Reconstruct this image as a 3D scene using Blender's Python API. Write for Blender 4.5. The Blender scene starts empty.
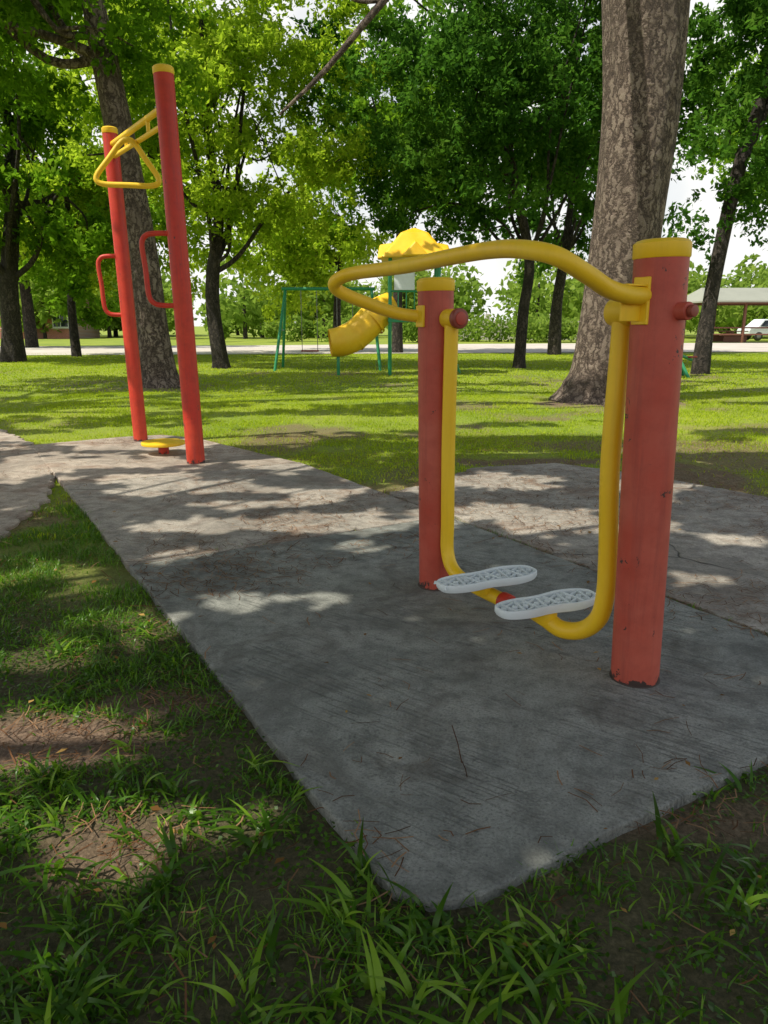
import bpy, math, numpy as np
from mathutils import Vector, Matrix
rng=np.random.default_rng(7)
sc=bpy.context.scene
sc.view_settings.view_transform='Standard'
try: sc.view_settings.look='None'
except: pass
sc.view_settings.exposure=0

# ------------------------------------------------------------ sun / sky
EL=math.radians(57); SH=np.array([-0.90,-0.436]); SH=SH/np.linalg.norm(SH)
COT=1/math.tan(EL)
w=bpy.data.worlds.new("World"); sc.world=w; w.use_nodes=True
nt=w.node_tree; bg=nt.nodes['Background']
sky=nt.nodes.new('ShaderNodeTexSky'); sky.sky_type='NISHITA'; sky.sun_disc=False
sky.sun_elevation=EL; sky.sun_rotation=math.atan2(SH[0],SH[1]); sky.dust_density=2.0; sky.air_density=1.0; sky.ozone_density=1.0
# bright haze and thin cloud, thickest low in the sky
tc=nt.nodes.new('ShaderNodeTexCoord'); cn=nt.nodes.new('ShaderNodeTexNoise'); cn.inputs['Scale'].default_value=3.0; cn.inputs['Detail'].default_value=5; cn.inputs['Roughness'].default_value=.55
nt.links.new(tc.outputs['Generated'],cn.inputs['Vector'])
cr_=nt.nodes.new('ShaderNodeValToRGB'); cr_.color_ramp.elements[0].position=.34; cr_.color_ramp.elements[0].color=(.45,.45,.45,1); cr_.color_ramp.elements[1].position=.50; cr_.color_ramp.elements[1].color=(1,1,1,1)
nt.links.new(cn.outputs['Fac'],cr_.inputs[0])
sp=nt.nodes.new('ShaderNodeSeparateXYZ'); nt.links.new(tc.outputs['Generated'],sp.inputs[0])
hz=nt.nodes.new('ShaderNodeValToRGB'); hz.color_ramp.elements[0].position=.36; hz.color_ramp.elements[0].color=(1,1,1,1); hz.color_ramp.elements[1].position=.6; hz.color_ramp.elements[1].color=(.05,.05,.05,1)
nt.links.new(sp.outputs[2],hz.inputs[0])
mu=nt.nodes.new('ShaderNodeMath'); mu.operation='MULTIPLY'; nt.links.new(cr_.outputs[0],mu.inputs[0]); nt.links.new(hz.outputs[0],mu.inputs[1])
mx=nt.nodes.new('ShaderNodeMix'); mx.data_type='RGBA'; nt.links.new(mu.outputs[0],mx.inputs[0]); nt.links.new(sky.outputs[0],mx.inputs[6]); mx.inputs[7].default_value=(7.4,7.4,7.2,1)
nt.links.new(mx.outputs[2],bg.inputs[0]); bg.inputs[1].default_value=0.14
sd=bpy.data.lights.new('sun','SUN'); sd.energy=5.0; sd.angle=math.radians(0.5); sd.color=(1,0.95,0.82)
so=bpy.data.objects.new('sun',sd); sc.collection.objects.link(so)
S=Vector((SH[0]*math.cos(EL),SH[1]*math.cos(EL),math.sin(EL)))
so.rotation_euler=S.to_track_quat('Z','Y').to_euler(); so.location=(-10,-5,20)

# ------------------------------------------------------------ camera
cd=bpy.data.cameras.new('camera'); cam=bpy.data.objects.new('camera',cd); sc.collection.objects.link(cam)
cd.sensor_fit='VERTICAL'; cd.sensor_height=36; cd.lens=36*740/1024
cd.clip_end=2000; cd.clip_start=0.05
cam.location=(0,0,1.2); cam.rotation_euler=(math.radians(90-14.2),0,0)
sc.camera=cam

# ------------------------------------------------------------ node helpers
class M:
    def __init__(s,name):
        s.m=bpy.data.materials.new(name); s.m.use_nodes=True; s.t=s.m.node_tree
        s.b=s.t.nodes['Principled BSDF']; s.out=s.t.nodes['Material Output']
        s.co=s.t.nodes.new('ShaderNodeTexCoord').outputs['Object']
    def n(s,ty,ins={},**kw):
        nd=s.t.nodes.new(ty)
        for k,v in kw.items(): setattr(nd,k,v)
        for k,v in ins.items():
            if isinstance(v,bpy.types.NodeSocket): s.t.links.new(v,nd.inputs[k])
            else: nd.inputs[k].default_value=v
        return nd
    def mapv(s,scale,rot=(0,0,0)):
        return s.n('ShaderNodeMapping',{'Vector':s.co,'Scale':scale,'Rotation':rot}).outputs[0]
    def noise(s,scale,detail=4,rough=.6,vec=None,dist=0):
        return s.n('ShaderNodeTexNoise',{'Vector':vec or s.co,'Scale':scale,'Detail':detail,'Roughness':rough,'Distortion':dist}).outputs['Fac']
    def ramp(s,fac,stops):
        nd=s.n('ShaderNodeValToRGB',{'Fac':fac}); cr=nd.color_ramp
        while len(cr.elements)<len(stops): cr.elements.new(0.5)
        for e,(p,c) in zip(cr.elements,stops):
            e.position=p; e.color=(c,c,c,1) if isinstance(c,(int,float)) else (*c,1)
        return nd.outputs[0]
    def mix(s,f,a,b,mode='MIX'):
        nd=s.n('ShaderNodeMix',data_type='RGBA',blend_type=mode)
        for i,v in ((0,f),(6,a),(7,b)):
            if isinstance(v,bpy.types.NodeSocket): s.t.links.new(v,nd.inputs[i])
            else: nd.inputs[i].default_value=(v if i==0 else (*v,1))
        return nd.outputs[2]
    def math(s,op,a,b=0.0):
        nd=s.n('ShaderNodeMath',operation=op)
        for i,v in ((0,a),(1,b)):
            if isinstance(v,bpy.types.NodeSocket): s.t.links.new(v,nd.inputs[i])
            else: nd.inputs[i].default_value=v
        return nd.outputs[0]
    def set(s,**kw):
        for k,v in kw.items():
            k=k.replace('_',' ')
            if isinstance(v,bpy.types.NodeSocket): s.t.links.new(v,s.b.inputs[k])
            elif isinstance(v,tuple): s.b.inputs[k].default_value=(*v,1)
            else: s.b.inputs[k].default_value=v
    def bump(s,h,strength=.5,dist=.02,normal=None):
        ins={'Height':h,'Strength':strength,'Distance':dist}
        if normal: ins['Normal']=normal
        o=s.n('ShaderNodeBump',ins).outputs[0]; s.t.links.new(o,s.b.inputs['Normal']); return o

def leafmat(name,dark,mid,light,trans,tf=.42,rough=.45,glossy=False):
    m=M(name)
    a=m.n('ShaderNodeAttribute',attribute_name='rnd').outputs['Fac']
    col=m.ramp(a,[(0,dark),(.5,mid),(1,light)])
    if glossy:
        m.set(Base_Color=col,Roughness=rough); m.b.inputs['Specular IOR Level'].default_value=.35; surf=m.b.outputs[0]
    else: surf=m.n('ShaderNodeBsdfDiffuse',{'Color':col}).outputs[0]; m.t.nodes.remove(m.b)
    tc=m.mix(.6,col,trans)
    t=m.n('ShaderNodeBsdfTranslucent',{'Color':tc}).outputs[0]
    mx=m.n('ShaderNodeMixShader',{0:tf}); m.t.links.new(surf,mx.inputs[1]); m.t.links.new(t,mx.inputs[2])
    m.t.links.new(mx.outputs[0],m.out.inputs[0]); return m.m

def paint(name,col,fade,chip=(.05,.03,.025),rough=.38,chipamt=.66,wear=True,dirty=1.0):
    m=M(name)
    n1=m.noise(3,5,.6); n2=m.noise(14,6,.7); n3=m.noise(45,3,.6)
    c=m.mix(m.ramp(n1,[(.35,0),(.7,1)]),col,fade)
    c=m.mix(m.ramp(n2,[(.3,.25*dirty),(.55,0)]),c,tuple(x*.55 for x in col))
    if wear:
        st=m.noise(1,5,.7,vec=m.mapv((30,30,1.5)))
        c=m.mix(m.ramp(st,[(.5,0),(.75,.45*dirty)]),c,tuple(x*.45+.02 for x in col))
        ch=m.ramp(m.noise(11,6,.75,dist=.5),[(chipamt,0),(chipamt+.015,1)])
        z=m.n('ShaderNodeSeparateXYZ',{0:m.co}).outputs[2]
        low=m.math('SUBTRACT',m.math('ADD',m.noise(22,5,.7),m.math('MULTIPLY',m.math('SUBTRACT',.03,z),4.5)),.56)
        low=m.ramp(low,[(.0,0),(.04,1)])
        c=m.mix(ch,c,chip); c=m.mix(low,c,chip)
    m.set(Base_Color=c,Roughness=m.ramp(n1,[(.3,rough),(.7,rough+.2)]))
    m.bump(n3,.12,.004); return m.m

RED=paint('faded_red_paint',(.48,.062,.034),(.54,.125,.080),chipamt=.635,rough=.45,dirty=1.2)
RED2=paint('bright_red_paint',(.58,.028,.010),(.62,.060,.020),chipamt=.655,dirty=1.6,rough=.45)
YEL=paint('yellow_paint',(.92,.57,.010),(.92,.61,.025),chipamt=.69,dirty=.35)
YELP=paint('yellow_plastic',(.88,.50,.01),(.90,.58,.03),wear=False,dirty=.5)
GRN=paint('green_paint',(.02,.25,.10),(.04,.30,.14),wear=False)
BLU=paint('dark_red_cap',(.26,.05,.03),(.34,.08,.05),wear=False)
WHT=paint('white_plastic',(.76,.82,.82),(.68,.74,.75),wear=False,rough=.45,dirty=.6)
GRY=paint('grey_plastic',(.10,.125,.135),(.17,.20,.21),wear=False,rough=.6)
def plain(name,col,rough=.7,var=.25,scale=4):
    m=M(name); n=m.noise(scale,5,.65)
    m.set(Base_Color=m.mix(n,tuple(x*(1-var) for x in col),tuple(min(1,x*(1+var)) for x in col)),Roughness=rough)
    m.bump(m.noise(scale*8,3),.2,.01); return m.m
def glass(name):
    m=M(name); m.set(Base_Color=(.03,.04,.05),Roughness=.08); return m.m

def bark(name,c1,c2,c3,sc_=1.0,strong=.9):
    m=M(name)
    dn=m.n('ShaderNodeTexNoise',{'Vector':m.co,'Scale':4.0,'Detail':5.0,'Roughness':.7}).outputs['Color']
    dv=m.n('ShaderNodeVectorMath',{0:dn},operation='SCALE'); dv.inputs['Scale'].default_value=.42
    ad=m.n('ShaderNodeVectorMath',{0:m.co,1:dv.outputs[0]},operation='ADD').outputs[0]
    v=m.n('ShaderNodeMapping',{'Vector':ad,'Scale':(10*sc_,10*sc_,2.2*sc_)}).outputs[0]
    v3=m.n('ShaderNodeMapping',{'Vector':ad,'Scale':(24*sc_,24*sc_,9*sc_)}).outputs[0]
    vo=m.n('ShaderNodeTexVoronoi',{'Vector':v,'Scale':1.0,'Randomness':1.0},feature='DISTANCE_TO_EDGE').outputs['Distance']
    n=m.noise(1,8,.8,vec=v3,dist=.3); n2=m.noise(1.5,5)
    crack=m.ramp(vo,[(0,0),(.26,1)])
    h=m.math('ADD',m.math('MULTIPLY',crack,.50),m.math('MULTIPLY',n,1.05))
    c=m.ramp(m.math('MULTIPLY',h,.75),[(.38,c1),(.58,c2),(.84,c3)])
    c=m.mix(m.ramp(n2,[(.42,0),(.68,.6)]),c,tuple(x*.55 for x in c2))
    m.set(Base_Color=c,Roughness=.92); m.bump(h,strong,.12); return m.m
BARK1=bark('bark_grey',(.045,.03,.023),(.255,.185,.14),(.54,.43,.34))
BARK2=bark('bark_dark',(.02,.016,.013),(.07,.056,.045),(.15,.12,.10))

# ------------------------------------------------------------ mesh helpers
def link(o,parent=None):
    sc.collection.objects.link(o)
    if parent:
        o.parent=parent; o.matrix_parent_inverse=Matrix.Translation(-Vector(parent.location))
    return o
def empty(name,loc):
    e=bpy.data.objects.new(name,None); e.location=loc; e.empty_display_size=.3; sc.collection.objects.link(e); return e
def npmesh(name,V,F,mat,rnd=None,parent=None,smooth=False,vattr=None):
    V=np.asarray(V,dtype=np.float32); F=np.asarray(F,dtype=np.int32); k=F.shape[1]
    me=bpy.data.meshes.new(name); me.vertices.add(len(V)); me.vertices.foreach_set('co',V.ravel())
    me.loops.add(F.size); me.loops.foreach_set('vertex_index',F.ravel())
    me.polygons.add(len(F)); me.polygons.foreach_set('loop_start',np.arange(0,F.size,k,dtype=np.int32))
    me.update(calc_edges=True); me.validate()
    if smooth: me.polygons.foreach_set('use_smooth',np.ones(len(F),dtype=bool))
    if rnd is not None:
        a=me.attributes.new('rnd','FLOAT','FACE'); a.data.foreach_set('value',np.asarray(rnd,dtype=np.float32))
    if vattr:
        for nm,val in vattr.items():
            a=me.attributes.new(nm,'FLOAT','POINT'); a.data.foreach_set('value',np.asarray(val,dtype=np.float32))
    me.materials.append(mat); o=bpy.data.objects.new(name,me); return link(o,parent)
def cat(pts,rad,n=8,closed=False):
    P=np.array(pts,float); R=np.array(rad,float) if hasattr(rad,'__len__') else np.full(len(P),float(rad))
    if len(P)<3 and not closed: return P,R
    if closed: Pe=np.vstack([P[-1],P,P[0],P[1]]); Re=np.r_[R[-1],R,R[0],R[1]]; segs=len(P)
    else: Pe=np.vstack([2*P[0]-P[1],P,2*P[-1]-P[-2]]); Re=np.r_[R[0],R,R[-1]]; segs=len(P)-1
    o=[];r=[]
    for i in range(segs):
        a,b,c,d=Pe[i:i+4]
        for t in np.linspace(0,1,n,endpoint=False):
            o.append(.5*((2*b)+(-a+c)*t+(2*a-5*b+4*c-d)*t*t+(-a+3*b-3*c+d)*t**3)); r.append(Re[i+1]*(1-t)+Re[i+2]*t)
    if not closed: o.append(P[-1]); r.append(R[-1])
    return np.array(o),np.array(r)
def tubegeo(pts,rad,seg=16,n=8,closed=False,caps=True,wob=0,smoothpath=True):
    if smoothpath: P,R=cat(pts,rad,n,closed)
    else: P=np.array(pts,float); R=np.array(rad,float) if hasattr(rad,'__len__') else np.full(len(P),float(rad))
    m=len(P)
    T=(np.roll(P,-1,0)-np.roll(P,1,0)) if closed else np.gradient(P,axis=0)
    T/=np.linalg.norm(T,axis=1)[:,None]+1e-9
    u=np.cross(T[0],[0,0,1.0]); 
    if np.linalg.norm(u)<.1: u=np.cross(T[0],[0,1.0,0])
    u/=np.linalg.norm(u); V=[]
    th=np.linspace(0,2*np.pi,seg,endpoint=False)
    ph=rng.random(4)*6
    for i in range(m):
        u=u-T[i]*np.dot(u,T[i]); u/=np.linalg.norm(u); v=np.cross(T[i],u)
        rr=R[i]*(1+wob*(np.sin(3*th+ph[0]+P[i,2]*.7)+.6*np.sin(5*th+ph[1]-P[i,2]*1.3)+.5*np.sin(9*th+ph[2]+P[i,2]*2.1)+.35*np.sin(15*th+ph[3]+2.5*P[i,2])))
        V.append(P[i]+np.outer(rr*np.cos(th),u)+np.outer(rr*np.sin(th),v))
    V=np.vstack(V); F=[]
    j=np.arange(seg); jn=(j+1)%seg
    for i in range(m if closed else m-1):
        a=i*seg; b=((i+1)%m)*seg
        F.append(np.stack([a+j,a+jn,b+jn,b+j],1))
    F=np.vstack(F)
    if caps and not closed:
        c0=len(V); V=np.vstack([V,P[0],P[-1]])
        F=np.vstack([F,np.stack([np.full(seg,c0),jn,j,np.full(seg,c0)],1),np.stack([np.full(seg,c0+1),(m-1)*seg+j,(m-1)*seg+jn,np.full(seg,c0+1)],1)])
    return V,F
def from_polys(name,V,polys,mat,parent=None,smooth=False,bevel=0):
    me=bpy.data.meshes.new(name); me.from_pydata([tuple(v) for v in V],[],[tuple(dict.fromkeys(int(i) for i in f)) for f in polys]); me.update()
    if smooth:
        me.polygons.foreach_set('use_smooth',[True]*len(me.polygons))
        try: me.set_sharp_from_angle(angle=math.radians(40))
        except: pass
    me.materials.append(mat); o=bpy.data.objects.new(name,me)
    if bevel:
        b=o.modifiers.new('bevel','BEVEL'); b.width=bevel; b.segments=2; b.limit_method='ANGLE'
    return link(o,parent)
def tube(name,pts,rad,mat,parent=None,seg=20,n=8,**k):
    V,F=tubegeo(pts,rad,seg,n,**k); return from_polys(name,V,F,mat,parent,smooth=True)
def rod(name,a,b,r,mat,parent=None,seg=24):
    a=np.array(a,float); b=np.array(b,float); d=b-a; L=np.linalg.norm(d); d/=L; e=min(r*.15,L*.2)
    return tube(name,[a,a+d*e*.3,a+d*e,b-d*e,b-d*e*.3,b],[r-e,r-e*.3,r,r,r-e*.3,r-e],mat,parent,seg,smoothpath=False)
def box(name,c,s,mat,parent=None,rz=0,bevel=.01,rx=0,ry=0):
    V=np.array([[x,y,z] for x in(-.5,.5) for y in(-.5,.5) for z in(-.5,.5)])*np.array(s)
    R=np.array(Matrix.Rotation(rz,3,'Z')@Matrix.Rotation(ry,3,'Y')@Matrix.Rotation(rx,3,'X')); V=V@R.T+np.array(c)
    return from_polys(name,V,[(0,1,3,2),(4,6,7,5),(0,4,5,1),(2,3,7,6),(0,2,6,4),(1,5,7,3)],mat,parent,bevel=bevel)
def hsh(i,j,s): 
    v=np.sin(i*127.1+j*311.7+s*74.7)*43758.5453; return v-np.floor(v)
def vn(x,y,s=0):
    x=np.asarray(x,float);y=np.asarray(y,float)
    i=np.floor(x);j=np.floor(y);f=x-i;g=y-j;f=f*f*(3-2*f);g=g*g*(3-2*g)
    return (hsh(i,j,s)*(1-f)+hsh(i+1,j,s)*f)*(1-g)+(hsh(i,j+1,s)*(1-f)+hsh(i+1,j+1,s)*f)*g
def fbm(x,y,s=0,o=3):
    r=0;a=.5;t=0
    for k in range(o): r=r+a*vn(x*2**k,y*2**k,s+k); t+=a; a*=.5
    return r/t

# ------------------------------------------------------------ layout
e1=np.array([.861,.508]); e1/=np.linalg.norm(e1); e2=np.array([-e1[1],e1[0]]); O=np.array([.072,1.28])
def W(w_,s_,z=0): p=O+e1*w_+e2*s_; return np.array([p[0],p[1],z])
def inpoly(x,y,P):
    r=np.zeros(np.shape(x),bool); n=len(P)
    for i in range(n):
        x1,y1=P[i];x2,y2=P[(i+1)%n]
        c=((y1>y)!=(y2>y)); xi=(x2-x1)*(y-y1)/((y2-y1) if y2!=y1 else 1e-9)+x1
        r^=c&(x<xi)
    return r
def ws(pl): return [tuple(W(a,b)[:2]) for a,b in pl]
SL=[ws([(0.16,0),(2.0,0),(2.0,2.72),(0,2.72),(0,.10),(.05,.03)]),
    ws([(0,2.735),(2.0,2.735),(1.98,5.0),(0,5.0)]),
    ws([(0,5.012),(1.96,5.012),(1.78,6.0),(1.62,6.9),(1.35,7.35),(.9,7.42),(0,7.3)])]
S2=ws([(2.035,0),(4.6,0),(4.45,1.2),(4.3,2.0),(4.2,3.1),(3.95,3.8),(3.2,4.0),(2.6,3.7),(2.035,3.5)])
PATH=[(-2.2,3.6),(-2.3,4.4),(-2.38,5.1),(-2.80,6.15),(-3.5,7.42),(-3.9,8.0),(-4.7,8.95),(-7.5,12),(-9,10.5),(-6,6.5),(-4.2,3.8)]
def on_slab(x,y,j=0.0):
    nx=(fbm(x*5,y*5,3)-.5)*j*2; ny=(fbm(x*5,y*5,9)-.5)*j*2
    r=np.zeros(np.shape(x),bool)
    for p in SL+[S2,PATH]: r|=inpoly(x+nx,y+ny,p)
    return r
DP=[(-1.05,2.0,.55,.15,1),(-.75,2.22,.22,.10,.8),(-.66,1.55,.2,.11,.75),(1.0,1.64,.9,.06,.5),(3.7,12.4,1.3,1.0,1),(-4.6,15.4,.9,.7,1),
    (1.3,6.75,1.0,.22,.9),(2.6,5.9,.35,.8,.9),(.3,6.0,.35,.5,.5),(-2.3,4.6,.08,.8,.5),(3.2,7.6,1.2,.5,.6),(5.2,9.0,1.2,.5,.6)]
def dirt(x,y):
    d=np.zeros(np.shape(x)); q=(fbm(x*3,y*3,5)-.5)*1.1
    for a,b,c,e,k in DP:
        r=np.sqrt(((x-a)/c)**2+((y-b)/e)**2)+q; d=np.maximum(d,k*np.clip((1.25-r)/.5,0,1))
    d=np.maximum(d,.7*np.clip((fbm(x*.9,y*.9,21)-.62)*8,0,1)*(y<20)*(y>4.5))
    return d

# ------------------------------------------------------------ ground sheet
def axis(a,b,st,ends):
    near=np.arange(a,b,st); g=[];v=st;p=b
    while p<ends: g.append(p); v*=1.16; p+=v
    g.append(ends); h=[];v=st;p=a-st
    while p>-ends: h.append(p); v*=1.16; p-=v
    h.append(-ends); return np.r_[h[::-1],near,g]
ax=axis(-4,5,.05,600); ay=axis(-1,9,.05,600)
X,Y=np.meshgrid(ax,ay); nx_,ny_=len(ax),len(ay)
GZ=-.035
Z=GZ+(fbm(X*2.2,Y*2.2,1)-.5)*.03*(np.hypot(X,Y)<25)+(fbm(X*11,Y*11,4)-.5)*.012*(np.hypot(X,Y)<9)
Z=np.minimum(Z,-.012)
idx=np.arange(nx_*ny_).reshape(ny_,nx_)
F=np.stack([idx[:-1,:-1],idx[:-1,1:],idx[1:,1:],idx[1:,:-1]],-1).reshape(-1,4)
g=M('ground_grass_soil')
da=g.n('ShaderNodeAttribute',attribute_name='dirt').outputs['Fac']
nf=g.noise(60,6,.75); nm=g.noise(6,6,.7); nl=g.noise(.35,4,.6)
soil=g.ramp(nf,[(.3,(.05,.032,.022)),(.5,(.18,.115,.075)),(.75,(.40,.28,.19))])
gr=g.ramp(nf,[(.3,(.06,.10,.008)),(.55,(.19,.28,.016)),(.8,(.36,.43,.04))])
gr=g.mix(g.ramp(nl,[(.35,0),(.7,.6)]),gr,(.40,.43,.04))
gr=g.mix(g.ramp(nm,[(.55,0),(.70,.5)]),gr,soil)
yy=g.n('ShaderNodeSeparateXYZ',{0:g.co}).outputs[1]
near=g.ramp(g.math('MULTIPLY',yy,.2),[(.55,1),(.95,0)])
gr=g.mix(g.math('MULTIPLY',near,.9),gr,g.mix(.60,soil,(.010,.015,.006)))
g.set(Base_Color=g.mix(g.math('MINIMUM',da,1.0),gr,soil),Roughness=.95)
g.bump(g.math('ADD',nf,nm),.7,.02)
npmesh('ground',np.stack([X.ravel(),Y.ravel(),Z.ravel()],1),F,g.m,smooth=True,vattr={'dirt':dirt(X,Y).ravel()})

# ------------------------------------------------------------ concrete
def concrete(name,base,warm,broom,crack=0):
    m=M(name)
    n1=m.noise(1.3,5,.6); n2=m.noise(9,7,.72); n3=m.noise(130,4,.7)
    c=m.mix(m.ramp(n1,[(.3,0),(.7,1)]),base,warm)
    c=m.mix(m.ramp(n2,[(.36,.7),(.54,0)]),c,tuple(x*.45 for x in base))
    c=m.mix(m.ramp(n2,[(.57,0),(.76,.65)]),c,tuple(min(1,x*1.6) for x in base))
    c=m.mix(m.ramp(n3,[(.33,.75),(.5,0)]),c,tuple(x*.35 for x in base))
    c=m.mix(m.ramp(n3,[(.58,0),(.70,.6)]),c,tuple(min(1,x*1.8) for x in base))
    c=m.mix(m.ramp(m.noise(2.3,6,.7,dist=1.2),[(.50,0),(.68,.65)]),c,(.19,.10,.055) if broom<.5 else (.085,.07,.055))
    c=m.mix(m.ramp(m.noise(.9,7,.75,dist=.8),[(.48,0),(.60,.55)]),c,tuple(x*.42 for x in base))
    c=m.mix(m.ramp(m.noise(26,5,.8),[(.58,0),(.64,.6)]),c,tuple(x*.32 for x in base))
    h=m.math('ADD',m.math('MULTIPLY',n2,.8),m.math('MULTIPLY',n3,.55))
    if crack:
        dn=m.n('ShaderNodeTexNoise',{'Vector':m.co,'Scale':3.0,'Detail':3.0,'Roughness':.5}).outputs['Color']
        dv=m.n('ShaderNodeVectorMath',{0:dn},operation='SCALE'); dv.inputs['Scale'].default_value=.16
        ad=m.n('ShaderNodeVectorMath',{0:m.co,1:dv.outputs[0]},operation='ADD').outputs[0]
        vo=m.n('ShaderNodeTexVoronoi',{'Vector':ad,'Scale':.45},feature='DISTANCE_TO_EDGE').outputs['Distance']
        cr=m.math('MULTIPLY',m.ramp(vo,[(.0,1),(.003,0)]),m.ramp(m.noise(1.1,2),[(.50,0),(.58,1)]))
        c=m.mix(cr,c,(.03,.025,.02)); h=m.math('SUBTRACT',h,cr)
    if broom:
        v=m.n('ShaderNodeMapping',{'Vector':m.co,'Rotation':(0,0,math.radians(36))}).outputs[0]
        v2=m.n('ShaderNodeMapping',{'Vector':v,'Scale':(3.6,88,1)}).outputs[0]
        l=m.noise(1,3,.5,vec=v2,dist=.05)
        msk=m.ramp(m.noise(1.6,6,.75),[(.42,0),(.60,1)])
        gro=m.ramp(l,[(.38,1),(.46,0)])
        gm=m.math('MULTIPLY',gro,msk)
        h=m.math('SUBTRACT',h,m.math('MULTIPLY',gm,broom*.8))
        c=m.mix(m.math('MULTIPLY',gm,.5*broom),c,tuple(x*.4 for x in base))
    m.set(Base_Color=c,Roughness=.88); m.bump(h,.9,.011); return m.m
CA=concrete('concrete_broomed',(.265,.275,.245),(.36,.355,.315),1.0)
CB=concrete('concrete_worn',(.39,.35,.295),(.50,.44,.37),.25,1)
CC=concrete('concrete_stained',(.45,.38,.31),(.56,.47,.38),0,1)
def slab(name,poly,mat,z=0,jit=.009):
    P=[]; n=len(poly)
    for i in range(n):
        a=np.array(poly[i]);b=np.array(poly[(i+1)%n]);L=np.linalg.norm(b-a);k=max(1,int(L/.04));d=(b-a)/L;nn=np.array([-d[1],d[0]])
        for t in range(k):
            p=a+(b-a)*t/k; q=(fbm(p[0]*11,p[1]*11,33)-.5)*jit*2; P.append(p+nn*q)
    N=len(P); V=[(p[0],p[1],z) for p in P]+[(p[0],p[1],z-.09) for p in P]
    fs=[tuple(range(N))]+[(i,(i+1)%N,N+(i+1)%N,N+i) for i in range(N)]
    o=from_polys(name,V,fs,mat); b=o.modifiers.new('b','BEVEL'); b.width=.006; b.segments=2; b.limit_method='ANGLE'; b.angle_limit=1.0
    me=o.data
    import bmesh; bm=bmesh.new(); bm.from_mesh(me); bmesh.ops.recalc_face_normals(bm,faces=bm.faces); bm.to_mesh(me); bm.free()
    return o
slab('concrete_slab',SL[0],CA); slab('concrete_slab',SL[1],CB,-.002); slab('concrete_slab',SL[2],CC,-.001)
slab('concrete_slab',S2,CB,-.004,.05); slab('concrete_path',PATH,CC,-.006,.08)

m=M('road_dust'); n=m.noise(.4,6,.7); m.set(Base_Color=m.ramp(n,[(.3,(.45,.40,.34)),(.7,(.62,.57,.50))]),Roughness=.95); m.bump(m.noise(8,4),.4,.03)
rx=np.linspace(-90,120,80); y0=33+1.2*np.sin(rx*.09)+.05*rx; y1=y0+15+2*np.sin(rx*.05)
V=np.vstack([np.stack([rx,y0,np.full(80,-.01)],1),np.stack([rx,y1,np.full(80,-.01)],1)]); i=np.arange(79)
npmesh('dirt_road',V,np.stack([i,i+1,81+i,80+i],1),m.m)

# ------------------------------------------------------------ grass
def blades(name,x,y,L,wd,k,mat,lean=.5,z0=GZ,rn=None):
    n=len(x); th=rng.random(n)*2*np.pi; le=lean*(.4+rng.random(n)); dx,dy=np.cos(th),np.sin(th)
    t=np.linspace(0,1,k+1)[None,:]
    out=L[:,None]*le[:,None]*t**1.8; up=L[:,None]*(t-.45*le[:,None]*t**2.2)
    wv=wd[:,None]*(1-t**2.2)*.5*(.6+.8*np.minimum(t*3,1))/1.4+.0003
    cx=x[:,None]+dx[:,None]*out; cy=y[:,None]+dy[:,None]*out; cz=z0+up
    a=th+np.pi/2+rng.normal(0,.5,n); px=np.cos(a)[:,None]*wv; py=np.sin(a)[:,None]*wv
    V=np.stack([np.stack([cx-px,cy-py,cz],-1),np.stack([cx+px,cy+py,cz],-1)],2).reshape(-1,3)
    b=(np.arange(n)*(2*(k+1)))[:,None]+2*np.arange(k)[None,:]
    F=np.stack([b,b+1,b+3,b+2],-1).reshape(-1,4)
    r=rng.random(n) if rn is None else rn
    return npmesh(name,V,F,mat,rnd=np.repeat(r,k),smooth=True)
GL=leafmat('grass_blades',(.018,.048,.004),(.070,.175,.010),(.25,.40,.030),(.25,.52,.015),.38,.34,glossy=True)
GF=leafmat('lawn_grass',(.13,.21,.010),(.34,.45,.020),(.56,.60,.06),(.56,.72,.03),.42,.6)
def pick(n,x0,x1,y0,y1,j=.05,power=1.0):
    x=rng.uniform(x0,x1,n); y=y0+(y1-y0)*rng.random(n)**power
    k=(np.abs(x)<.56*y+.6)&~on_slab(x,y,j)&(rng.random(n)>dirt(x,y)*.97)
    return x[k],y[k]
x,y=pick(210000,-3,3.2,.35,5.0,.06,1.1)
dn=fbm(x*4,y*4,50); k=rng.random(len(x))<np.clip((dn-.30)*2.6,.06,1)*np.where(y<1.8,.42,1); x,y,dn=x[k],y[k],dn[k]
blades('foreground_grass',x,y,rng.uniform(.022,.055,len(x))*(.6+dn),rng.uniform(.003,.0065,len(x)),3,GL,.8,rn=np.clip(rng.random(len(x))*.6+.4*fbm(x*2,y*2,8),0,1))
tx,ty=pick(5200,-2.2,2.6,.42,2.9,.10,1.0)
td=fbm(tx*3.5,ty*3.5,61); k=rng.random(len(tx))<np.clip((td-.40)*4.0,.07,1)*np.where(ty<1.3,.85,np.where(ty<1.8,.55,.22)); tx,ty=tx[k],ty[k]
nb=6; x=np.repeat(tx,nb)+rng.normal(0,.018,len(tx)*nb); y=np.repeat(ty,nb)+rng.normal(0,.018,len(tx)*nb)
big=np.repeat(rng.uniform(.35,1.15,len(tx))*np.where(ty>1.6,.75,1),nb)
blades('coarse_grass',x,y,rng.uniform(.05,.135,len(x))*big,rng.uniform(.010,.019,len(x))*np.sqrt(big),7,GL,1.15,rn=np.clip(np.repeat(rng.random(len(tx))**1.5,nb)*.8+rng.random(len(x))*.35,0,1))
x,y=pick(320000,-9,10,4.2,14,.05)
dn=fbm(x*2,y*2,70); k=rng.random(len(x))<np.clip((dn-.25)*2.6,.12,1); x,y,dn=x[k],y[k],dn[k]
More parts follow.
